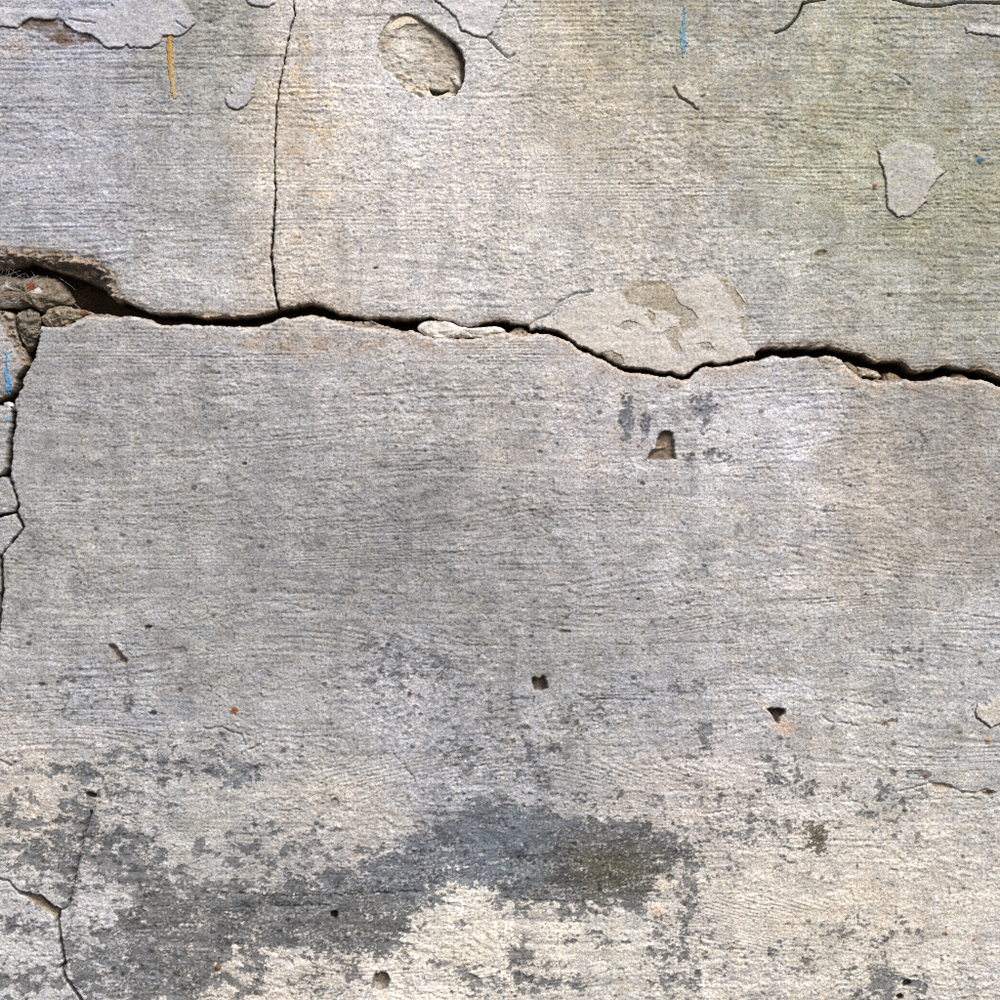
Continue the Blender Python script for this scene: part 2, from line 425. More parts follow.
comb *= (0.5 + 0.7 * smod) * sstep(0.35, 0.85, rank01(fbm(X / 170, ys / 26, 3, 56, 0.6)))
fine = 0.38 * smod * stro + 0.27 * comb + 1.1 * wide + rmod * (0.30 * crust + 0.30 * plate) - 0.85 * tear - 0.6 * scratch * smod + (0.36 + 0.30 * rmod) * wn1

# --- peeled wash: dark cement showing where the light coat has gone
den_f = np.zeros(G.shape, f32)
P1 = [(12,835),(60,820),(100,812),(150,838),(165,872),(250,884),(330,872),(395,850),(440,818),(480,800),(540,805),(600,822),(650,826),(692,834),(700,858),(662,888),(640,912),(560,912),(500,905),
      (465,878),(432,905),(398,938),(408,962),(330,958),(232,952),(222,995),(200,1010),(120,1010),(92,962),(86,932),(118,918),(122,892),(92,874),(40,884),(8,864)]
d1 = G.sdf(P1, 40)
core = np.clip(gauss(560, 860, 120, 42) + gauss(330, 915, 120, 30), 0, 1)
den_f = np.maximum(den_f, (0.87 + 0.10 * core) * sstep(-26 + 8 * core, 22 - 8 * core, d1))
den_f = np.maximum(den_f, 0.10 + 0.0 * X)
for cx, cy, rx, ry, k in [(275,852,110,34,0.42),(340,930,70,36,0.92),(110,970,60,40,0.85),(100,800,44,34,0.55),(75,772,28,10,0.75),(25,815,40,26,0.42),(150,765,60,26,0.40),(232,772,30,17,0.74),
    (215,752,14,7,0.7),(400,690,46,50,0.40),(385,650,30,24,0.46),(440,664,14,36,0.50),(520,752,48,38,0.45),(470,762,30,26,0.52),(580,716,42,28,0.36),(690,690,24,14,0.5),(706,742,10,26,0.62),
    (780,768,30,24,0.50),(740,830,60,20,0.40),(800,826,34,10,0.70),(818,838,12,18,0.90),(868,815,12,6,0.75),(690,940,20,80,0.50),(660,960,22,60,0.45),(682,890,20,14,0.60),(850,790,70,14,0.36),
    (890,985,46,26,0.60),(870,930,80,22,0.30),(790,960,40,30,0.30),(730,960,30,30,0.26),(520,965,16,30,0.72),(480,982,36,16,0.66),(540,985,60,18,0.50),(455,925,14,7,0.6),(440,962,14,9,0.60),(250,975,26,30,0.60),(350,972,24,16,0.55),(330,985,60,20,0.32),
    (600,940,70,14,0.34),(30,920,34,26,0.42),(30,985,50,22,0.62),(60,895,20,14,0.4),(900,800,70,18,0.32),(626,418,7,28,1.0),(646,428,5.5,17,0.9),(700,405,18,16,0.72),(706,422,7,16,0.78),(690,456,12,9,0.62),(716,456,14,7,0.74),
    (668,386,20,12,0.30),(830,514,12,10,0.4),(920,445,30,26,0.24),(140,640,20,8,0.34),(129,690,7,26,0.50),(98,463,4,7,0.6),(60,690,70,50,0.22),(560,800,160,20,0.30),(900,652,40,14,0.3),(905,775,60,8,0.3)]:
    den_f = np.maximum(den_f, k * np.exp(-(((X - cx) / rx) ** 2 + ((Y - cy) / ry) ** 2) ** 1.4).astype(f32))
den_f *= sstep(372, 392, Y)
pn = fbm(X / 19, ys / 13, 5, 61, 0.68)
pr = rank01(pn)
pr2 = rank01(fbm(X / 6.5, ys / 4.6, 3, 63, 0.65))
zl = 0.26 * np.clip(gauss(90, 850, 150, 130), 0, 1)
pr = (0.62 + zl) * pr + (0.38 - zl) * pr2
pr = np.clip(0.5 + (pr - 0.5) * 1.12, 0, 1)
peel = sstep(-0.025, 0.045, den_f * 1.02 - 0.02 - pr) * sstep(0.13, 0.22, den_f)
clus = rank01(fbm(X / 34, ys / 15, 3, 64, 0.6))
sn = rank01(fbm(X / 3.4, ys / 2.5, 2, 66, 0.8))
speck = sstep(-0.02, 0.05, sn - 0.985 + 0.30 * clus) * sstep(0.35, 0.8, den_f)                     # crumbs of wash left in the dark areas
peel_h = peel
peel = peel * (1 - 0.62 * speck)
dk = np.ones(G.shape + (3,), f32) * lin((104, 107, 110)).astype(f32)
def dtint(m, rgb, k=1.0):
    global dk
    m = np.clip(m * k, 0, 1)[..., None]
    dk = dk * (1 - m) + m * lin(rgb).astype(f32)
dtint(gauss(500, 840, 70, 50) + gauss(420, 870, 90, 30), (104, 113, 124), 0.9)
dtint(gauss(640, 830, 60, 16), (98, 105, 114), 0.8)
dtint(gauss(610, 868, 62, 32), (84, 80, 62), 0.85)
dtint(gauss(815, 835, 30, 26), (92, 84, 64), 0.9)
dtint(gauss(150, 910, 60, 20) + gauss(360, 925, 40, 14), (104, 100, 92), 0.4)
dtint(gauss(230, 772, 40, 22) + gauss(90, 780, 50, 40) + gauss(640, 420, 30, 40) + gauss(705, 420, 30, 40), (104, 110, 120), 0.8)
dk *= (1 + 0.75 * fbm(X / 42, ys / 13, 4, 65, 0.65))[..., None]
soft = sstep(0.35, 0.95, den_f + 0.35 * fbm(X / 55, ys / 16, 4, 67, 0.6)) * sstep(0.3, 0.6, den_f)
pm = np.clip(0.86 * peel + 0.14 * soft * (0.4 + core), 0, 0.97)[..., None]
T = T * (1 - pm) + dk * pm
fine = fine * (1 - 0.25 * peel_h) - 0.6 * peel_h
scr_n = fbm((X + 0.7 * Y) / 26, (Y - 0.7 * X) / 5.0, 3, 68, 0.6)
scr_m = fbm((X - 0.8 * Y) / 26, (Y + 0.8 * X) / 5.0, 3, 69, 0.6)
fan = np.clip(gauss(405, 690, 62, 52) + 0.8 * gauss(440, 770, 50, 40) + 0.5 * gauss(250, 740, 40, 30), 0, 1)
tint(fan * np.maximum(sstep(0.05, 0.3, scr_n) * (X < 430), sstep(0.05, 0.3, scr_m)), (206, 208, 218), 0.62)
tint(fan * sstep(0.22, 0.4, -scr_n), (118, 120, 126), 0.6)
# crisp scuffs and flecks, dark and pale, where the wash is worn through
reg = np.clip(0.9 * gauss(420, 690, 95, 60) + 0.8 * gauss(520, 745, 90, 60) + 0.9 * gauss(760, 790, 90, 55) + 1.0 * gauss(110, 800, 120, 70) + 0.8 * gauss(235, 765, 45, 30) + 0.9 * gauss(685, 930, 45, 80)
              + 0.8 * gauss(900, 970, 90, 40) + 0.9 * gauss(520, 965, 90, 40) + 0.7 * gauss(300, 975, 90, 25) + 0.5 * gauss(860, 850, 160, 60) + 0.5 * gauss(690, 690, 60, 50) + 0.9 * gauss(30, 920, 70, 60), 0, 1)
fl1 = rank01(fbm(X / 11, ys / 7, 5, 74, 0.72)); fl2 = rank01(fbm(X / 9 + 5, ys / 6, 5, 76, 0.72)); big = rank01(fbm(X / 48, Y / 34, 2, 78))
fd = sstep(0.0, 0.035, fl1 - 1.0 + 0.26 * reg * sstep(0.35, 0.95, big)) * sstep(0.1, 0.3, reg)
fp = sstep(0.0, 0.035, fl2 - 1.0 + 0.22 * reg * sstep(0.3, 0.9, 1 - big)) * sstep(0.1, 0.3, reg)
tint(fp, (212, 209, 205), 0.7)
m_ = (0.82 * fd)[..., None]
T = T * (1 - m_) + m_ * np.minimum(dk, 0.16)
fine = fine - 0.45 * fd + 0.3 * fp
# hard little black lichen dots
pts = []
for _ in range(3200):
    cx, cy = rs.rand() * 1000, 390 + rs.rand() * 610
    if rs.rand() < bilinear(G, den_f, np.array(cx), np.array(cy)) * 1.1 * (rs.rand() < 0.8) + 0.004:
        pts.append((cx, cy, 0.7 + 1.5 * rs.rand() ** 2))
for cx, cy, r in pts:
    a, b = np.searchsorted(G.xs, [cx - 5, cx + 5]); c, d = np.searchsorted(G.ys, [cy - 5, cy + 5])
    m = sstep(r + 0.9, r - 0.4, np.hypot((X[c:d, a:b] - cx) * 0.8, Y[c:d, a:b] - cy))[..., None] * 0.75
    T[c:d, a:b] = T[c:d, a:b] * (1 - m) + m * lin((66, 64, 60)).astype(f32)
# pits and sand holes
for _ in range(150):
    cx, cy, r = rs.rand() * 1000, rs.rand() * 1000, 0.7 + 1.2 * rs.rand() ** 3
    a, b = np.searchsorted(G.xs, [cx - 6, cx + 6]); c, d = np.searchsorted(G.ys, [cy - 6, cy + 6])
    fine[c:d, a:b] -= (1.1 + r) * np.exp(-(((X[c:d, a:b] - cx) / (r * 1.3)) ** 2 + ((Y[c:d, a:b] - cy) / r) ** 2))
# ochre stains along the crack lips, then a pale line edging the lower lip
lipd = np.minimum(G.dist(ragged(up_f, 1, 6, 3, 9, False), 26, False), 26)
lipl = np.minimum(G.dist(ragged(low_f, 1, 6, 4, 9, False), 26, False), 26)
st = rank01(fbm(X / 24, Y / 18, 3, 71))
tint(sstep(14, 0, lipd) * (0.25 + 0.75 * st), (170, 156, 138), 0.50)
tint(sstep(20, 0, lipl) * sstep(0.35, 0.9, st) * sstep(330, 420, X), (176, 152, 128), 0.5)
tint(sstep(4.5, 1.0, lipl), (206, 200, 194), 0.45)
tint(gauss(300, 345, 120, 9) * sstep(0.3, 0.8, st), (172, 144, 120), 0.5)

# --- thin grooves and hairlines: (points, half width, depth)
GROOVES = [
 ([(91,812),(86,828),(83,838),(79,855),(76,870),(73,885),(70,895),(68.5,905),(67,908),(59.5,910)], 0.9, 8),
 ([(-60,872),(-20,876),(0,879),(9,882),(14,888),(20,893)], 0.8, 6),
 ([(20,893),(30,895),(40,897),(47,903),(53,908),(59,910)], 1.5, 14),
 ([(59,910),(58,920),(60,935),(61,945),(63,955),(65,963),(62,968),(65,977),(70,984),(75,992),(81,1000),(95,1020),(120,1080),(128,1200)], 1.35, 16),
 ([(254,716),(255,740),(254,780),(253,830)], 0.45, 1.8),
 ([(66,19),(72,19.5),(85,22),(95,23)], 0.6, 3), ([(176,22),(182,26),(188,30)], 0.6, 2.5),
 ([(486,37),(490,41),(496.6,47.6),(502,53),(508.5,58.5),(514.6,54)], 0.8, 4), ([(383,-10),(382,2),(378,12),(374,19)], 0.8, 4),
 ([(775,33),(785,29),(792,23),(797,17),(801,9),(803,3),(812,1),(824,-1),(860,-4),(885,-3),(897,0),(907,3),(921,6),(934,6.6),(947,5),(960,2.2),(978,2.6),(1000,3.3),(1060,8)], 0.8, 14),
 ([(674,87),(676,93),(680,98),(690,103),(694,108),(698,110)], 0.9, 3), ([(894,75),(900,77),(906,81),(910,87)], 0.7, 2),
 ([(866,122),(874,125),(886,125),(892,129),(900,129)], 0.6, 1.6), ([(660,97),(674,99)], .6, 1.2),
 ([(531,325),(537,319),(546,316),(553,312),(557,304),(562,300),(575,294),(592,291)], 0.8, 3.0),
 ([(0,760),(6,763),(12,766),(15,762)], 0.8, 3), ([(203,728),(212,729),(222,727),(232,732),(242,735),(245,745)], 0.8, 2.4), ([(248,750),(258,746),(264,742)], 0.8, 2.2), ([(262,748),(263,758),(257,768),(254,776)], .6, 1.6),
 ([(390,748),(398,760),(408,771),(416,784),(428,797),(438,806)], 0.6, 1.3), ([(441,664),(448,654),(455,646)], 0.6, 1.4),
 ([(500,800),(501,818),(508,830),(515,842)], 0.5, 1.6), ([(900,791),(915,788),(930,783),(945,785),(960,791),(975,794)], 0.9, 2.2), ([(975,793),(985,790),(994,793)], 1.2, 2.2),
 ([(820,716),(830,722),(845,723),(862,727),(870,722),(893,728),(897,718)], 0.8, 1.6), ([(700,815),(760,806),(820,803),(890,800),(1000,798)], 0.7, 1.2), ([(840,700),(870,706),(900,712),(930,716)],0.7,1.3),
 ([(540,530),(500,533),(455,531),(400,533),(350,532)], 0.5, 1.0), ([(330,548),(400,556),(460,556)], 0.6, 1.1), ([(0,642),(90,637),(150,630),(200,628)], 0.6, 1.0), ([(870,505),(900,508),(935,508),(965,512)], 0.7, 1.1),
 ([(900,608),(950,612),(1000,620)], 0.8, 1.3), ([(690,118),(720,122),(800,128),(850,131)], 0.6, 1.0), ([(0,104),(60,100),(120,107),(180,103)], 0.7, 1.0), ([(600,505),(640,512),(700,508)],0.5,0.8),
 ([(185,378),(240,384),(283,388)], 0.5, 0.9), ([(430,405),(480,400),(540,403)], 0.5, 0.8), ([(150,840),(220,858),(300,872),(420,880)], 0.5, 0.8),
 ([(200,893),(260,895),(330,896),(420,892)], 1.2, 1.6), ([(160,907),(230,908),(300,906),(400,905)], 0.9, 1.1), ([(500,898),(560,902),(640,900)], 0.9, 1.0), ([(560,857),(600,860),(640,862)],0.6,0.8),
]
groove = np.zeros(G.shape, f32)
gap_n = rank01(fbm(X / 13, Y / 13, 3, 73, 0.6))
for k, (pl, hw, dep) in enumerate(GROOVES):
    d = G.dist(ragged(pl, 0.55 if dep > 2 else 1.3, 2.0, 20 + k, 5, False), 6, False)
    if dep < 2.0:
        dep = dep * sstep(0.25, 0.7, gap_n)
    groove = np.maximum(groove, dep * sstep(hw + 0.75, hw - 0.45, d))
# the broken shelf below the small lower-left crack and hollows beside other edges
sh = G.sdf([(18,892),(30,896),(42,898.5),(50,905),(58,911),(57,920),(50,914),(40,908),(30,901)], 8)
fine -= 7 * sstep(-0.6, 2.4, sh); tint(sstep(-0.6, 1.2, sh), (150, 132, 110), 0.85)

# --- holes and spalls: (outline, depth, wall softness, colour, colour amount)
def ell(cx, cy, rx, ry, a=0, n=22, seed=0):
    r_ = np.random.RandomState(seed + int(cx)); t = np.arange(n) / n * 2 * math.pi
    k = 1 + 0.10 * (r_.rand(n) - 0.5)
    u, v = rx * k * np.cos(t), ry * k * np.sin(t); a = math.radians(a)
    return [(cx + p * math.cos(a) - q * math.sin(a), cy + p * math.sin(a) + q * math.cos(a)) for p, q in zip(u, v)]
HOLES = [
 ([(532,677),(538,679),(544,676),(547,682),(548,688),(543,691),(534,691),(532,684)], 10, 1.0, (104,78,56), 0.9),
 ([(767,709),(773,708),(780,708.5),(786,709),(785,714),(780,718),(779,724),(775,723),(772,715)], 14, 1.4, (84,72,58), 0.9),
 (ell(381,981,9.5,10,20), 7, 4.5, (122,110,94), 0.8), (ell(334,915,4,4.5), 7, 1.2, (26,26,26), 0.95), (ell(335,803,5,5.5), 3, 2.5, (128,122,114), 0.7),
 ([(107,645),(113,643.5),(120,651),(128,661),(125,666),(118,662),(111,653)], 6, 3.0, (132,122,108), 0.75),
 ([(646,459.5),(649,454),(653,450),(656,447),(657,440),(659,434),(663,430.5),(668,430),(672.5,433),(674.5,440),(674.5,450),(676,459),(668,460),(658,460)], 6.5, 1.6, (126,113,98), 0.95),
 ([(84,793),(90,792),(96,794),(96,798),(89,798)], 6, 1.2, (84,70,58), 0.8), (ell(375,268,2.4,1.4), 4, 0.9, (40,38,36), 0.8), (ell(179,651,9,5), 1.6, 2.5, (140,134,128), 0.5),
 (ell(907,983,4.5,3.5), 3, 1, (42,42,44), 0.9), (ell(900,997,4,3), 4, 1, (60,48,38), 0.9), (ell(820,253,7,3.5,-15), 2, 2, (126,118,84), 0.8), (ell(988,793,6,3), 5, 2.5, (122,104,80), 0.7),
 (ell(942,787,12,4.5,5), 3.0, 3.0, (176,160,136), 0.6), (ell(148,627,4,2.2), 3, 1.2, (70,62,56), .8), (ell(889,724,9,4,-20), 2.2, 2.6, (176,160,138), 0.5), (ell(409,694,1.6,4.5,20), 1.5, 0.9, (120,72,50), 0.9),
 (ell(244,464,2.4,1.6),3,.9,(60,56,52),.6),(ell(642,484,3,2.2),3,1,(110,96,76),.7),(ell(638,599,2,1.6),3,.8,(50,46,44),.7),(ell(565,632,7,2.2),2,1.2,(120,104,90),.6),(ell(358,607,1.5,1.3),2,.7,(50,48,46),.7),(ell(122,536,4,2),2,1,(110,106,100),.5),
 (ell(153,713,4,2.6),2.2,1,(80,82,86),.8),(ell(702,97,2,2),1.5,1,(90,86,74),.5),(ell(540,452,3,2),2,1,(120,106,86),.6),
]
depr = np.zeros(G.shape, f32)
for k, (pl, dep, soft, rgb, amt) in enumerate(HOLES):
    s = G.sdf(ragged(pl, 0.8, 1.5, 60 + k, 4), 10)
    depr = np.maximum(depr, dep * sstep(-0.5, soft, s) * (1 + 0.25 * crust))
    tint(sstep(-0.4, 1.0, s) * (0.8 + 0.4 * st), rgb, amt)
pale = G.sdf([(653,447),(660,446.5),(667,445),(667,447.5),(658,449.5),(652,450)], 5); tint(sstep(-0.5, 0.8, pale), (176,156,132), .9); depr -= 2.2 * sstep(-0.8, 0.8, pale)
tint(gauss(784, 726, 10, 8), (214, 178, 150), 0.7); tint(gauss(762, 706, 6, 10), (206,188,170), .4)
tint(gauss(48, 33, 20, 9) * sstep(0.2, 0.6, st), (120, 98, 84), 0.0)
sb = G.sdf(ragged([(19,27),(24,20),(34,17),(46,17),(57,16),(63,21),(68,27),(76,34),(88,34),(94,40),(80,44),(64,46),(52,42),(40,35),(30,31)], 1.2, 2, 90, 6), 10)
tint(sstep(-1, 1.5, sb) * (0.45 + 0.55 * sstep(.2, .6, st)), (124, 104, 92), 0.9); depr += 1.4 * sstep(-1, 1.5, sb)
tint(gauss(14, 48, 14, 9), (186, 164, 146), 0.4)
for cx, cy, r, rgb in [(234.5,711,3.2,(132,80,30)),(874,187,2.4,(124,64,52)),(980,160,3.0,(62,128,160)),(945,933,2.2,(156,112,50)),(981,948,1.6,(170,120,40)),(988,742,3.2,(190,152,108)),
                       (926,776,2.4,(110,74,50)),(737,221,3,(150,164,160)),(14,482,2.2,(90,140,176)),(11,505,2,(90,140,176)),(8,419,2.5,(110,150,180)),(550,528,4,(146,160,158)),(33,546,1.5,(70,100,140)),
                       (657,911,6,(218,196,174)),(662,884,8,(212,204,188)),(878,38,1.6,(56,60,70)),(790,107,1.4,(80,50,50)),(975,940,1.8,(176,110,60)),(100,300,0.1,(0,0,0)),(218,966,4,(118,86,66)),(455,888,1.6,(160,124,96))]:
    m = sstep(r + 0.6, r - 0.9, np.hypot(X - cx, Y - cy) + (0.8 + 0.35 * r) * crust * 1.6)
    tint(m, rgb, 0.92); depr -= 0.9 * m

# --- the bowl chipped out near the top
BOWL = [(385,26),(391,17),(399.6,14),(410,13.6),(417.6,16),(424,21),(433,27),(444,34),(454,42),(462,52),(465,62),(464.5,77),(462.6,86),(455,95),(444,98),(432,98.5),(417.6,96),(407,91),(399.6,83),(393.6,76),(384.5,68),(379,58),(378,46),(380,36)]
bowl = G.sdf(ragged(BOWL, 1.25, 1.4, 95, 5), 14)
rim = G.sdf([(417,15),(424,20),(440,30),(456,42),(464,54),(459,60),(452,48),(440,39),(426,30),(415,24)], 10)

# ------------------------------------------------------------------ loose coats lying on the plaster
FLAKES = [  # outline, thickness, colour, label
 ([(-262,-8),(-60,2),(-20,4),(0,6),(20,7),(40,6),(58,9),(59,13),(56,18),(50,19),(42,19),(30,18.5),(22,22),(18,28),(10,26.5),(0,26),(-20,25),(-120,30),(-262,26)], 1.7, (188,189,196), None),
 ([(66,19),(72,9),(80,8),(105,9),(112,4),(118,-14),(122,-60),(170,-70),(180,-14),(183,0),(190,8),(194,17),(195,22.5),(190,27),(184,34),(176,36),(168,35),(163,36),(160,42),(150,47),(130,46.5),(126,44),(122,47),(110,47),(104,46),(100,42),(94,36),(87,33),(80,33),(75,31),(68,26),(64,22)], 1.9, (190,191,198), None),
 ([(224.6,98),(229,107),(238.5,109),(244.5,106),(253,96),(254.6,84),(257,72),(253,67),(245.6,73),(238,81),(230,90)], 1.6, (188,188,196), None),
 ([(243,-40),(247,2),(252,5),(262,6.5),(269,7),(275,2),(279,-40)], 1.8, (196,196,202), None),
 ([(430,-60),(435,0),(447,8),(456,17),(461,29),(474,35),(486,37),(493,30),(495,25),(500,14),(507,3),(512,-60)], 1.5, (204,203,204), None),
 ([(878.5,150),(880,160),(883,169),(886,180),(887,203),(889,209),(899,216.5),(911,216),(919,208),(926,201),(929,189),(936,180),(945,171.5),(938,163),(934,150),(926,143),(905,139),(888,143)], 2.1, (190,189,186), None),
 ([(966,29),(969,23),(985,22),(997,25),(1030,24),(1032,38),(999,35.5),(989,34.5),(978,33.5),(967,32)], 1.5, (204,203,204), None),
 ([(975,712),(977,704),(985,702),(992,697),(1000,693),(1030,690),(1040,725),(1000,722),(991,727),(984,722),(977,717)], 2.2, (196,190,178), None),
 ([(676,87),(680,96),(690,102),(697,108),(700,99),(696,88),(686,80)], 1.2, (196,192,182), None),
]
def q(u):
    return [(530 + .23 * a, 265 + .23 * b) for a, b in u]
PATCH = q([(30,330),(60,250),(115,215),(130,175),(200,150),(300,115),(390,108),(470,92),(560,90),(620,98),(650,80),(720,55),(760,40),(810,45),(850,75),(900,100),(940,160),(930,240),(940,330),(975,372),(985,480),(600,560),(200,500)])
PATCH_HOLES = [q([(398,112),(440,80),(520,70),(600,70),(620,110),(640,150),(660,180),(700,190),(730,230),(720,258),(690,275),(660,300),(640,335),(662,372),(640,385),(618,350),(600,320),(580,295),(604,272),(642,270),(650,240),(620,205),(560,190),(510,182),(430,165)]),
 q([(385,265),(430,240),(470,255),(445,262),(410,285)]), q([(515,195),(540,215),(545,235),(535,255),(520,240),(510,215)]), q([(740,340),(780,335),(800,365),(770,372),(745,362)]),
 q([(300,385),(350,372),(395,395),(412,430),(370,440),(330,415)]), q([(820,60),(856,50),(940,170),(910,185),(860,120)]), q([(915,230),(945,225),(950,330),(925,320)])]
smooth_under = np.zeros(G.shape, f32)
for kf, (pl, th, rgb, lb) in enumerate(FLAKES):
    s = G.sdf(ragged(pl, 0.9, 1.2, 200 + kf, 5), 8)
    smooth_under = np.maximum(smooth_under, sstep(-1, 3, s))
    gy, gx = np.gradient(s)
    wdn = sstep(-0.15, 0.45, -gy + 0.55 * gx + 0.35 * perlin(X / 9, Y / 9, 88))           # lower and left edges have sprung away
    groove = np.maximum(groove, (0.6 + 2.0 * gap_n) * wdn * sstep(-1.9, -1.0, s) * sstep(0.2, -0.6, s))
pd = G.sdf(PATCH, 10)
smooth_under = np.maximum(smooth_under, sstep(5.5, 2.5, G.dist([(170,36),(169.5,45),(170.5,60),(171,72),(172,82),(174.5,96)], 8, False)))
smooth_under = np.maximum(smooth_under, 0.75 * sstep(-1, 3, pd))
for k, hp in enumerate(PATCH_HOLES):
    tint(sstep(-2, 1, G.sdf(hp, 6)) * (0.6 + 0.4 * st), (174, 159, 134), 0.75)
fine_full = fine
fine = fine * (1 - 0.72 * smooth_under)

BASE = low + fine - groove - depr                    # height of the plaster face in mm, out of the wall
SURF = low - depr * 0.3

# ------------------------------------------------------------------ the wall
wall = bpy.data.objects.new('plastered_wall', None)
C.objects.link(wall)
wall.location = (0, 0, 0)
wall['label'] = 'weathered grey plastered wall split by a long jagged horizontal crack'
wall['category'] = 'wall'

brk = fbm(X / 7, Y / 6, 4, 81, 0.62)
brk2 = perlin(X / 16, Y / 11, 84)
bn = fbm(X / 10 + 0.4 * perlin(X / 5, Y / 5, 86), Y / 6.5, 3, 85, 0.6)
blk = sstep(-0.08, 0.08, bn) + 0.7 * sstep(0.16, 0.26, bn) + 0.5 * sstep(-0.3, -0.22, bn)
slab_objs = []
sdf_keep = {}
for k, (pin, pface, lb) in enumerate(SLABS):
    amp = 0.85
    si = G.sdf(ragged(pin, amp, 1.7, 100 + k, 5), 16)
    sf = G.sdf(ragged(pface, amp, 1.7, 100 + k, 5), 44 if k < 2 else 16)
    si = np.maximum(si, sf)
    cutb = -bowl if k == 1 else None
    if cutb is not None:
        si = np.minimum(si, cutb)
    sdf_keep[k] = si
    H = BASE.copy()
    # rounded, crumbly lip, then the broken face behind it, then the drop into the crack
    H -= 1.3 * sstep(2.2, 0, sf) * (0.6 + 0.8 * np.abs(crust))
    out = np.maximum(-sf, 0)
    m = sstep(0, 1.2, out)
    H = H - m * (out * (0.5 if k < 2 else 0.7) + 0.9 * np.maximum(out - 9, 0) - (3.4 * blk + 2.0 * brk) * np.minimum(out, 9) / 9 + 3.0 * brk2 * np.minimum(out, 12) / 12)
    Tk = T.copy()
    mb = (m * np.clip(0.8 + 0.4 * brk, 0, 1))[..., None]
    fcol = lin((158, 140, 120)).astype(f32) * (0.78 + 0.6 * brk + 0.3 * brk2 + 0.3 * sstep(0.1, 0.3, bn))[..., None]
    if k == 2:
        fcol = lin((158, 144, 126)).astype(f32) * (1 + 0.6 * brk)[..., None]
    Tk = Tk * (1 - mb) + mb * np.clip(fcol, 0.02, 1)
    if k == 1:                                                   # sloping far side of the bowl
        rs_ = sstep(-1.5, 5.0, rim)
        H -= 5.5 * rs_ ; mr = (0.75 * sstep(-1, 2, rim))[..., None]
        Tk = Tk * (1 - mr) + mr * lin((176, 158, 128)).astype(f32)
    dcol = sstep(0.2, -1.0, si)[..., None]  # walls of the drop coloured darker, deepening the shade in the gap
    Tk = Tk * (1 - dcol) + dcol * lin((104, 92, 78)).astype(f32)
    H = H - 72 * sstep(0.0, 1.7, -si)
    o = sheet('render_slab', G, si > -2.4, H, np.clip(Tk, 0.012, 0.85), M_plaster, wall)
    o['label'] = lb
    slab_objs.append(o)

# rough masonry behind the render
gb = Grid(np.arange(-262, 1263, 6.0), np.arange(-262, 1263, 6.0))
hb = -62 + 9 * fbm(gb.X / 40, gb.Y / 30, 4, 91) - 2
tb = np.ones(gb.shape + (3,), f32) * lin((96, 80, 62)).astype(f32) * (1 + 0.6 * fbm(gb.X / 25, gb.Y / 25, 3, 92))[..., None]
sheet('masonry_core', gb, np.ones(gb.shape, bool), hb, np.clip(tb, 0.02, 1), M_mortar, wall)

# ------------------------------------------------------------------ paint coats, drips, bowl floor as finer sheets
def local_grid(pl, pad=4, step=0.7):
    p = np.asarray(pl, float)
    x0, y0 = np.maximum(p.min(0) - pad, -258); x1, y1 = np.minimum(p.max(0) + pad, 1258)
    return Grid(np.arange(x0, x1, step), np.arange(y0, y1, step))

def coat(name, pl, th, rgb, parent, holes=(), clip=None, seed=0, amp=0.5, vary=0.10, step=0.7, mat=None):
    g = local_grid(pl, 4, step)
    s = g.sdf(ragged(pl, amp, 1.2, 200 + seed, 5), 8)
    for k, hp in enumerate(holes):
        s = np.minimum(s, -g.sdf(ragged(hp, 0.9, 1.2, 230 + k, 5), 8))
    if clip is not None:
        s = np.minimum(s, bilinear(G, clip, g.X, g.Y) - 0.5)
    base = bilinear(G, SURF, g.X, g.Y)
    H = base + th + 0.55 * fbm(g.X / 16, g.Y / 8, 4, 240 + seed, 0.6) + 0.26 * fbm(g.X / 3, g.Y / 2.4, 3, 250 + seed, 0.7)
    gy, gx = np.gradient(s)
    upf = sstep(0.0, 0.5, gy - 0.3 * gx + 0.3 * perlin(g.X / 9, g.Y / 9, 280 + seed)) * sstep(7, 0.5, s)  # upper edges feather into the wall
    H -= 0.85 * th * upf
    H += 0.7 * sstep(5, 0.5, s) * (1 - upf) * rank01(perlin(g.X / 16, g.Y / 16, 260 + seed)) * (th > 1.3)     # edges curl away a little
    H -= 0.5 * sstep(0.9, 0, s)
    H -= bilinear(G, groove, g.X, g.Y) * sstep(1.0, 2.0, s)                 # hairlines run through the coat too
    H -= (th + 3.2) * sstep(-0.1, -0.9, s)
    t = np.ones(g.shape + (3,), f32) * lin(rgb).astype(f32)
    v = fbm(g.X / 13, g.Y / 11, 4, 270 + seed, 0.6)
    t = t * (1 + vary * 2 * v)[..., None]
    under = bilinear(G, T, g.X, g.Y)
    k = np.clip(0.26 + 0.7 * v + 0.8 * upf, 0, 0.92)[..., None]
    t = t * (1 - k) + k * under * 1.05
    e = (sstep(0.3, -0.7, s) * (1 - upf))[..., None]
    t = t * (1 - e) + e * lin((128, 114, 98)).astype(f32)
    return sheet(name, g, s > -1.5, H, np.clip(t, 0.02, 0.85), mat or M_paint, parent)

for k, (pl, th, rgb, lb) in enumerate(FLAKES):
    cx, cy = np.mean(np.asarray(pl), 0)
    host = 0 if cx < 276 else 1
    if cy > 380: host = 2
    coat('paint_flake', pl, th, rgb, slab_objs[host], seed=k, clip=sdf_keep[host], amp=0.9)
coat('skim_patch', PATCH, 1.0, (204, 199, 191), slab_objs[1], PATCH_HOLES, sdf_keep[1], 20, 0.7, 0.09)

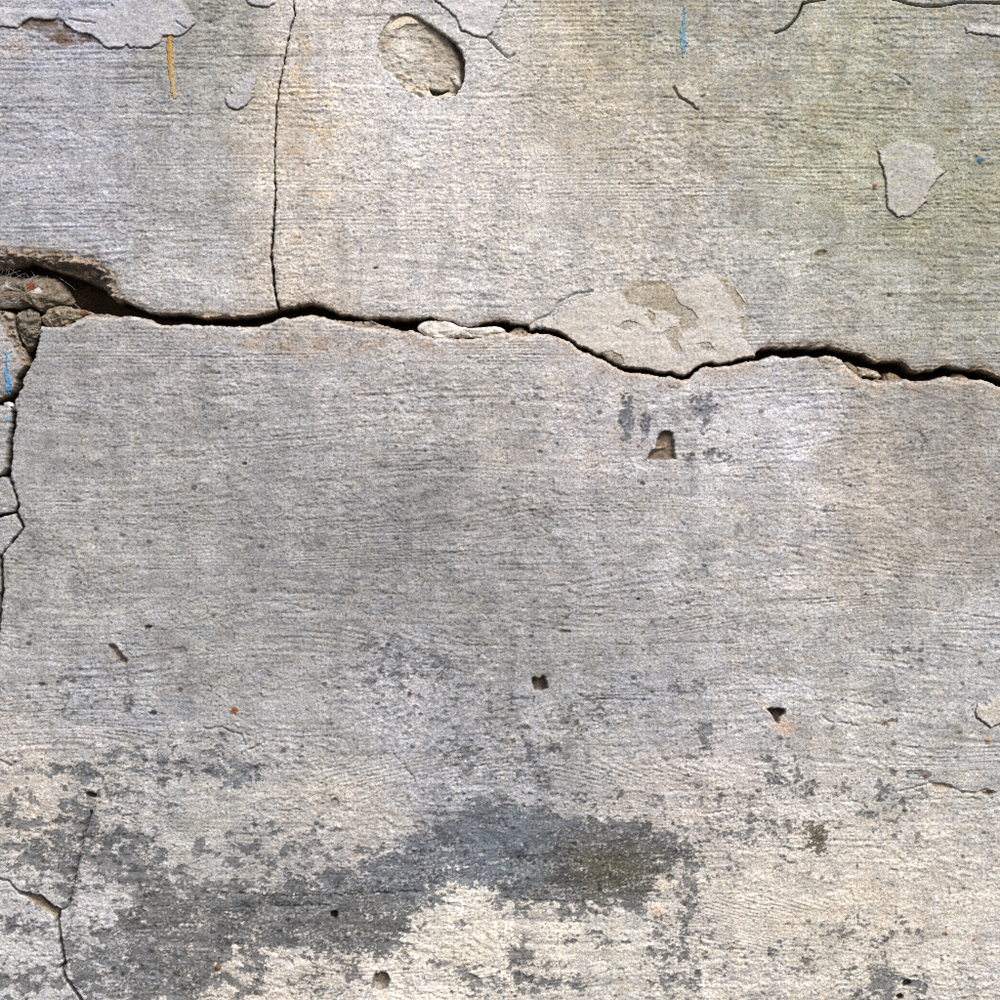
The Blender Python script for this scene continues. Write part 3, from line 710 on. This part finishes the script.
def drip(path, col, parent, host, lumps, seed, brk_=1.0):
    p = np.asarray([a[:2] for a in path], float)
    g = local_grid(p, 8, 0.45)
    d = g.dist(p, 8, False)
    w = np.interp(g.Y, p[:, 1], [a[2] for a in path])
    w = w * (1 + 0.35 * fbm(g.X / 4, g.Y / 3.2, 2, 400 + seed))
    s = w - d - brk_ * np.clip(0.2 + 1.0 * fbm(g.X / 3.2, g.Y / 4.5, 3, 430 + seed, 0.7), -0.4, 2) * w * 1.5
    base = bilinear(G, BASE, g.X, g.Y)
    low_s = bilinear(G, SURF, g.X, g.Y)
    prof = np.sqrt(np.clip(s / np.maximum(w, 0.4), 0, 1))
    H = (np.maximum(0.4 * base + 0.6 * (low_s + 0.35), base) if seed > 1 else low_s + 0.45 + 0.1 * base) + 0.25 + lumps * prof * (0.7 + 0.5 * fbm(g.X / 5, g.Y / 4, 2, 410 + seed))
    H = np.where(s < 0, base - 1.0, H)
    v = fbm(g.X / 6, g.Y / 5, 3, 420 + seed, .6)
    c0, c1 = lin(col[0]), lin(col[1])
    k = np.clip(0.45 + 1.1 * v + (0.5 * (g.Y - 68) / 30 if seed == 1 else 0), 0, 1)[..., None]
    return sheet('paint_drip', g, s > -0.5, H, np.clip(c0 * (1 - k) + c1 * k, 0.01, 0.85).astype(f32), M_drip, parent)
o = drip([(170,36,3.0),(169.5,45,3.3),(170.5,60,3.2),(171,72,2.9),(172,82,2.5),(173,90,2.6),(174.5,95,3.4),(174.5,97,2.6)], ((178,138,62),(186,162,122)), slab_objs[0], 0, 1.0, 1, 0.35)
o['label'] = 'ochre yellow paint drip'
o = drip([(685,8,1.6),(684.5,16,1.6),(684,24,2.4),(683,32,3.2),(683,40,3.6),(684,46,3.0),(683.5,51,1.6),(683,57,1.2)], ((58,126,166),(150,180,188)), slab_objs[1], 1, 0.5, 2, 0.6)
o['label'] = 'pale blue paint drip'
o = drip([(6.5,353,2.2),(7,357,1.0),(7,364,1.3),(7.3,374,2.6),(8,382,3.4),(8.8,389,3.6)], ((50,124,180),(126,176,206)), slab_objs[3], 3, 0.5, 3, 0.6)
o['label'] = 'bright blue paint drip'

# floor of the bowl: old mortar plug, tilted back towards the upper right
g = local_grid(BOWL, 5, 0.6)
sbw = g.sdf(BOWL, 8)
tt = np.clip(((g.X - 384) * 0.93 - (g.Y - 70) * 0.34) / 86, -0.2, 1.2)
st1 = fbm(g.X / 13, g.Y / 11, 4, 501, 0.6)
H = -2.6 - 9.5 * np.sign(tt) * np.abs(tt) ** 1.5 + 2.6 * st1 + 0.22 * fbm(g.X / 3, g.Y / 3, 2, 502)
cres = g.sdf([(383,33),(388,25),(396,18),(402,15),(411,15),(417,20),(419,24),(406,24),(400,28),(390,30)], 6)   # shell of the first coat at the top
H = np.maximum(H, -90 + 87.0 * sstep(-1.0, 0.6, cres))
chipz = g.sdf([(450,76),(455,73),(461,79),(463,83),(460,87),(455,84)], 5)
H = H + 3.0 * sstep(-0.4, 1.0, chipz)
crumb = g.sdf(ragged([(394,72),(402,72),(410,77),(420,81),(428,83),(430,90),(418,94),(408,91),(400,84)], 1.0, 1.3, 7, 5), 6)
H = H + 2.2 * sstep(-0.6, 1.4, crumb) * (0.6 + 0.9 * fbm(g.X / 4, g.Y / 4, 2, 505))
frag = np.maximum(g.sdf([(407,85),(412,86),(413,92),(408,93),(404,89)], 5), g.sdf([(417,91),(426,90),(436,95),(448,93),(458,91),(452,97),(438,99.5),(424,97)], 5))
H = np.maximum(H, -40 + 38.5 * sstep(-0.8, 0.6, frag) + 0.8 * st1)
hol = g.sdf(ragged([(428,87),(434,88),(441,90),(448,88),(450,90),(443,93),(438,96),(432,95)], 0.5, 1.2, 8, 4), 6)
H = H - 12 * sstep(-0.3, 1.6, hol)
H = H - 9 * sstep(6.5, 0.5, sbw) * sstep(446, 458, g.X) * sstep(34, 48, g.Y)
t = np.ones(g.shape + (3,), f32) * lin((192, 187, 177)).astype(f32)
def lt(t, m, rgb, k=1):
    m = np.clip(m * k, 0, 1)[..., None]
    return t * (1 - m) + m * lin(rgb).astype(f32)
t = lt(t, sstep(0.35, 0.85, tt + 0.3 * st1), (156, 144, 127), 0.8)
t = lt(t, np.exp(-((g.X - 404) / 10) ** 2 - ((g.Y - 49) / 8) ** 2), (222, 219, 212), 0.9)
t = lt(t, sstep(0, 1, cres), (226, 216, 196)); t = lt(t, sstep(0, 1, chipz), (214, 212, 206)); t = lt(t, sstep(-0.5, 1, crumb) * (0.6 + st1), (200, 178, 144), 0.7)
t = lt(t, sstep(-0.3, 0.6, frag), (226, 216, 198), 0.9)
t = lt(t, sstep(-0.5, 1, hol), (70, 58, 44), 0.7)
t = lt(t, np.exp(-((g.X - 384) / 6) ** 2 - ((g.Y - 42) / 6) ** 2), (150, 128, 94), .7)
t *= (1 + 0.22 * fbm(g.X / 7, g.Y / 7, 3, 507))[..., None]
o = sheet('mortar_plug', g, sbw > -3, H, np.clip(t, 0.02, 0.85), M_paint, wall)
o['label'] = 'cream mortar plug at the bottom of the oval chipped hollow'

# ------------------------------------------------------------------ loose pieces wedged in the cracks
def stone(name, outline, front, depth, rgb, label, cat, group=None, rough_=1.0, flat=0.35, seed=0, tilt=(0, 0), paint=None, mat=None):
    p = np.asarray(outline, float)
    c = p.mean(0)
    nt, nr = 120, 64
    th = np.arange(nt) / nt * 2 * math.pi
    qn = np.roll(p, -1, 0)
    R = np.zeros(nt)
    for i, a in enumerate(th):
        d = np.array([math.cos(a), math.sin(a)])
        best = 1.0
        for A, B in zip(p - c, qn - c):
            e = B - A
            det = d[0] * -e[1] + d[1] * e[0]
            if abs(det) < 1e-9: continue
            r = (A[0] * -e[1] + A[1] * e[0]) / det
            s = (d[0] * A[1] - d[1] * A[0]) / det
            if r > 0 and -1e-6 <= s <= 1 + 1e-6: best = max(best, r)
        R[i] = best
    ph = (np.arange(nr) + 0.0) / (nr - 1) * math.pi
    rho = np.sign(np.sin(ph)) * np.abs(np.sin(ph)) ** flat
    yy = np.sign(np.cos(ph)) * np.abs(np.cos(ph)) ** 0.8
    TH, _ = np.meshgrid(th, ph)
    RR, RH = np.meshgrid(R, rho)
    _, YY = np.meshgrid(th, yy)
    px = c[0] + RR * RH * np.cos(TH); py = c[1] + RR * RH * np.sin(TH)
    h = front - depth / 2 + YY * depth / 2
    n = fbm(px / 9 + h / 13, py / 8 - h / 11, 4, 600 + seed, 0.62)
    n2 = fbm(px / 2.6 + h / 4, py / 2.4, 2, 620 + seed)
    bn_ = fbm(px / 8 + h / 9, py / 7, 2, 680 + seed)
    n2 = n2 + 1.5 * (sstep(-0.06, 0.06, bn_) - 0.5) + 1.2 * sstep(0.15, 0.24, bn_)
    rf = np.random.RandomState(700 + seed)
    fac = np.full(px.shape, 9.0)
    for _ in range(9):                                           # broken facets
        an, sl, c0 = rf.rand() * 6.283, 0.25 + 0.55 * rf.rand(), rf.rand() * 2.5
        fac = np.minimum(fac, c0 + sl * ((px - c[0]) * math.cos(an) + (py - c[1]) * math.sin(an)))
    h = h + 0.55 * rough_ * np.clip(fac, -9, 3) * (YY > -0.2)
    k = rough_ * np.clip(RH, 0, 1) ** 0.4
    h = h + (2.6 * n + 0.7 * n2) * rough_ + tilt[0] * (px - c[0]) + tilt[1] * (py - c[1])
    px = px + 0.9 * k * (n + 0.6 * n2) * np.cos(TH); py = py + 0.9 * k * (n + 0.6 * n2) * np.sin(TH)
    t = np.ones(px.shape + (3,)) * lin(rgb) * (1 + 0.55 * fbm(px / 6, py / 5, 3, 640 + seed))[..., None]
    if paint:
        for pcol, blobs in paint:
            m = np.zeros(px.shape)
            for bx, by, rx, ry in blobs:
                m = np.maximum(m, 1.25 - ((px - bx) / rx) ** 2 - ((py - by) / ry) ** 2)
            m = sstep(0.1, 0.3, m + 0.9 * fbm(px / 4, py / 3, 3, 660 + seed) - 0.2) * (YY > 0)
            t = t * (1 - m[..., None]) + m[..., None] * lin(pcol)
    co = to_world(px, py, h)
    base = to_world(c[0], c[1], front - depth)
    co = (co - base).reshape(-1, 3)
    idx = np.arange(nt * nr).reshape(nr, nt)
    a, b = idx[:-1], np.roll(idx[:-1], -1, 1)
    cc, d = np.roll(idx[1:], -1, 1), idx[1:]
    f = np.stack([a.ravel(), d.ravel(), cc.ravel(), b.ravel()], 1)[:, ::-1]
    o = add_mesh(name, co, f, np.clip(t.reshape(-1, 3), 0.012, 0.85), mat or M_mortar)
    o.location = base
    o['label'] = label; o['category'] = cat
    if group: o['group'] = group
    return o

stone('rubble_stone', [(-40,282),(-15,274),(0,272.5),(10,276),(20,277),(32,274),(40,275),(52,277),(60,283),(68,295),(71,299),(66,304),(55,303),(46,309),(40,311),(30,306),(20,307),(10,306),(-20,308),(-40,304)], -4, 34, (126,116,102),
      'large brown rubble stone with white paint remains under the broken plaster lip', 'stone', flat=0.42, seed=1, tilt=(0, 0.10),
      paint=[((206, 202, 196), [(8,303,12,5),(16,290,8,3),(36,290,4,4),(4,285,4,5)]), ((124,66,42), [(30,286,5,5)])])
stone('rubble_stone', [(14,315),(20,310),(28,308.5),(35,311),(38,318),(37.5,330),(35,340),(30,347),(26,352),(22,346),(18,335),(15,325)], -2, 26, (128,121,107),
      'olive brown teardrop-shaped stone wedged in the top of the upright crack', 'stone', flat=0.5, seed=2)
stone('rubble_stone', [(38,317),(46,309),(53,305),(62,306),(72,308),(84,309),(92,313),(84,317),(74,322),(66,326),(55,327.5),(44,326)], -1, 28, (148,137,120),
      'tan pointed stone lying on the lower slab beside the dark gap', 'stone', flat=0.5, seed=3, paint=[((110,72,52), [(83,313,5,4)])])
stone('plaster_chip', [(416,328),(420,323),(427,320),(437,320),(446,319),(452,322),(458,326),(466,327),(474,329),(481,327),(490,325.5),(500,326),(505,329),(506,333),(499,332),(491,335),(484,338),(470,337),(456,337.5),(448,338.5),(434,338),(424,335)], 0.5, 13, (224,219,212),
      'long pale plaster chip lodged in the horizontal crack', 'plaster chip', flat=0.22, rough_=0.5, seed=4, mat=M_paint)
stone('rubble_stone', [(845,362),(850,361),(856,366),(860,372),(862,378),(858,381),(852,374)], -5, 18, (128,116,100), 'grey sliver of stone standing in the crack beside a pale crumb', 'stone', flat=0.5, seed=5, rough_=0.5)
stone('plaster_chip', [(858,366),(866,367),(874,369),(880,371),(884,376),(880,378),(872,376),(866,375),(861,377),(860,371)], -7, 14, (200,188,172), 'small pale plaster crumb in the crack beside a grey stone sliver', 'plaster chip', flat=0.5, seed=6, rough_=0.5)
stone('rubble_stone', [(885,373),(892,371),(900,375),(907,379),(905,384),(890,386),(884,380)], -9, 20, (150,134,112), 'small tan crumb at the bottom of the crack right of the pale crumb', 'stone', flat=0.5, seed=7, rough_=0.5)
stone('rubble_stone', [(950,378),(957,373),(964,373),(970,377),(972,382),(960,385),(951,383)], -7, 20, (146,132,114), 'rounded tan stone low in the crack near the notched lip', 'stone', flat=0.5, seed=8, rough_=0.5)
stone('rubble_stone', [(508,332),(514,328),(521,327),(528,330),(531,335),(522,339),(511,338)], -5, 18, (168,148,122), 'small buff stone in the crack just past the long plaster chip', 'stone', flat=0.5, seed=9, rough_=0.5)
stone('plaster_chip', [(3,403),(7,401.5),(12,403),(13,406),(8,407.5),(4,406)], -2, 8, (222,220,214), 'tiny white plaster chip in the upright crack below the blue drip', 'plaster chip', flat=0.5, seed=10, rough_=0.3)

# cobweb strands over the mouth of the hollow
def tubes(paths, r):
    co, fa = [], []
    for P in paths:
        P = np.asarray(P, float)
        t = np.linspace(0, 1, 14)
        s = np.linspace(0, 1, len(P))
        Q = np.stack([np.interp(t, s, P[:, i]) for i in range(3)], 1)
        W = to_world(Q[:, 0], Q[:, 1], Q[:, 2])
        b = len(co)
        for w in W:
            for k in range(4):
                a = k * math.pi / 2 + .4
                co.append(w + r * np.array([math.cos(a) * 0.7, math.sin(a) * .7, math.sin(a)]))
        for i in range(len(W) - 1):
            for k in range(4):
                fa.append([b + i * 4 + k, b + i * 4 + (k + 1) % 4, b + (i + 1) * 4 + (k + 1) % 4, b + (i + 1) * 4 + k])
    return np.array(co), np.array(fa)
rs = np.random.RandomState(9)
paths = []
for _ in range(26):
    x0 = rs.rand() * 66 - 4; y0 = 262 + 0.25 * x0 + rs.rand() * 6
    x1 = x0 + rs.randn() * 14; y1 = y0 + 9 + rs.rand() * 10
    paths.append([(x0, y0, -10 - 4 * rs.rand()), ((x0 + x1) / 2 + rs.randn() * 2, (y0 + y1) / 2 + 1.5, -6 + rs.randn()), (x1, y1, -2 + rs.randn())])
paths.append([(58, 286, -4), (70, 300, -3), (80, 308, -2)])
paths.append([(64, 290, -4), (72, 302, -3), (79, 309, -2)])
co, fa = tubes(paths, 0.00011)
ctr = to_world(30.0, 275.0, -8.0)
web = add_mesh('cobweb', co - ctr, fa, None, M_web)
web.location = ctr
web['label'] = 'thin grey cobweb strands above the large brown stone'
web['category'] = 'cobweb'
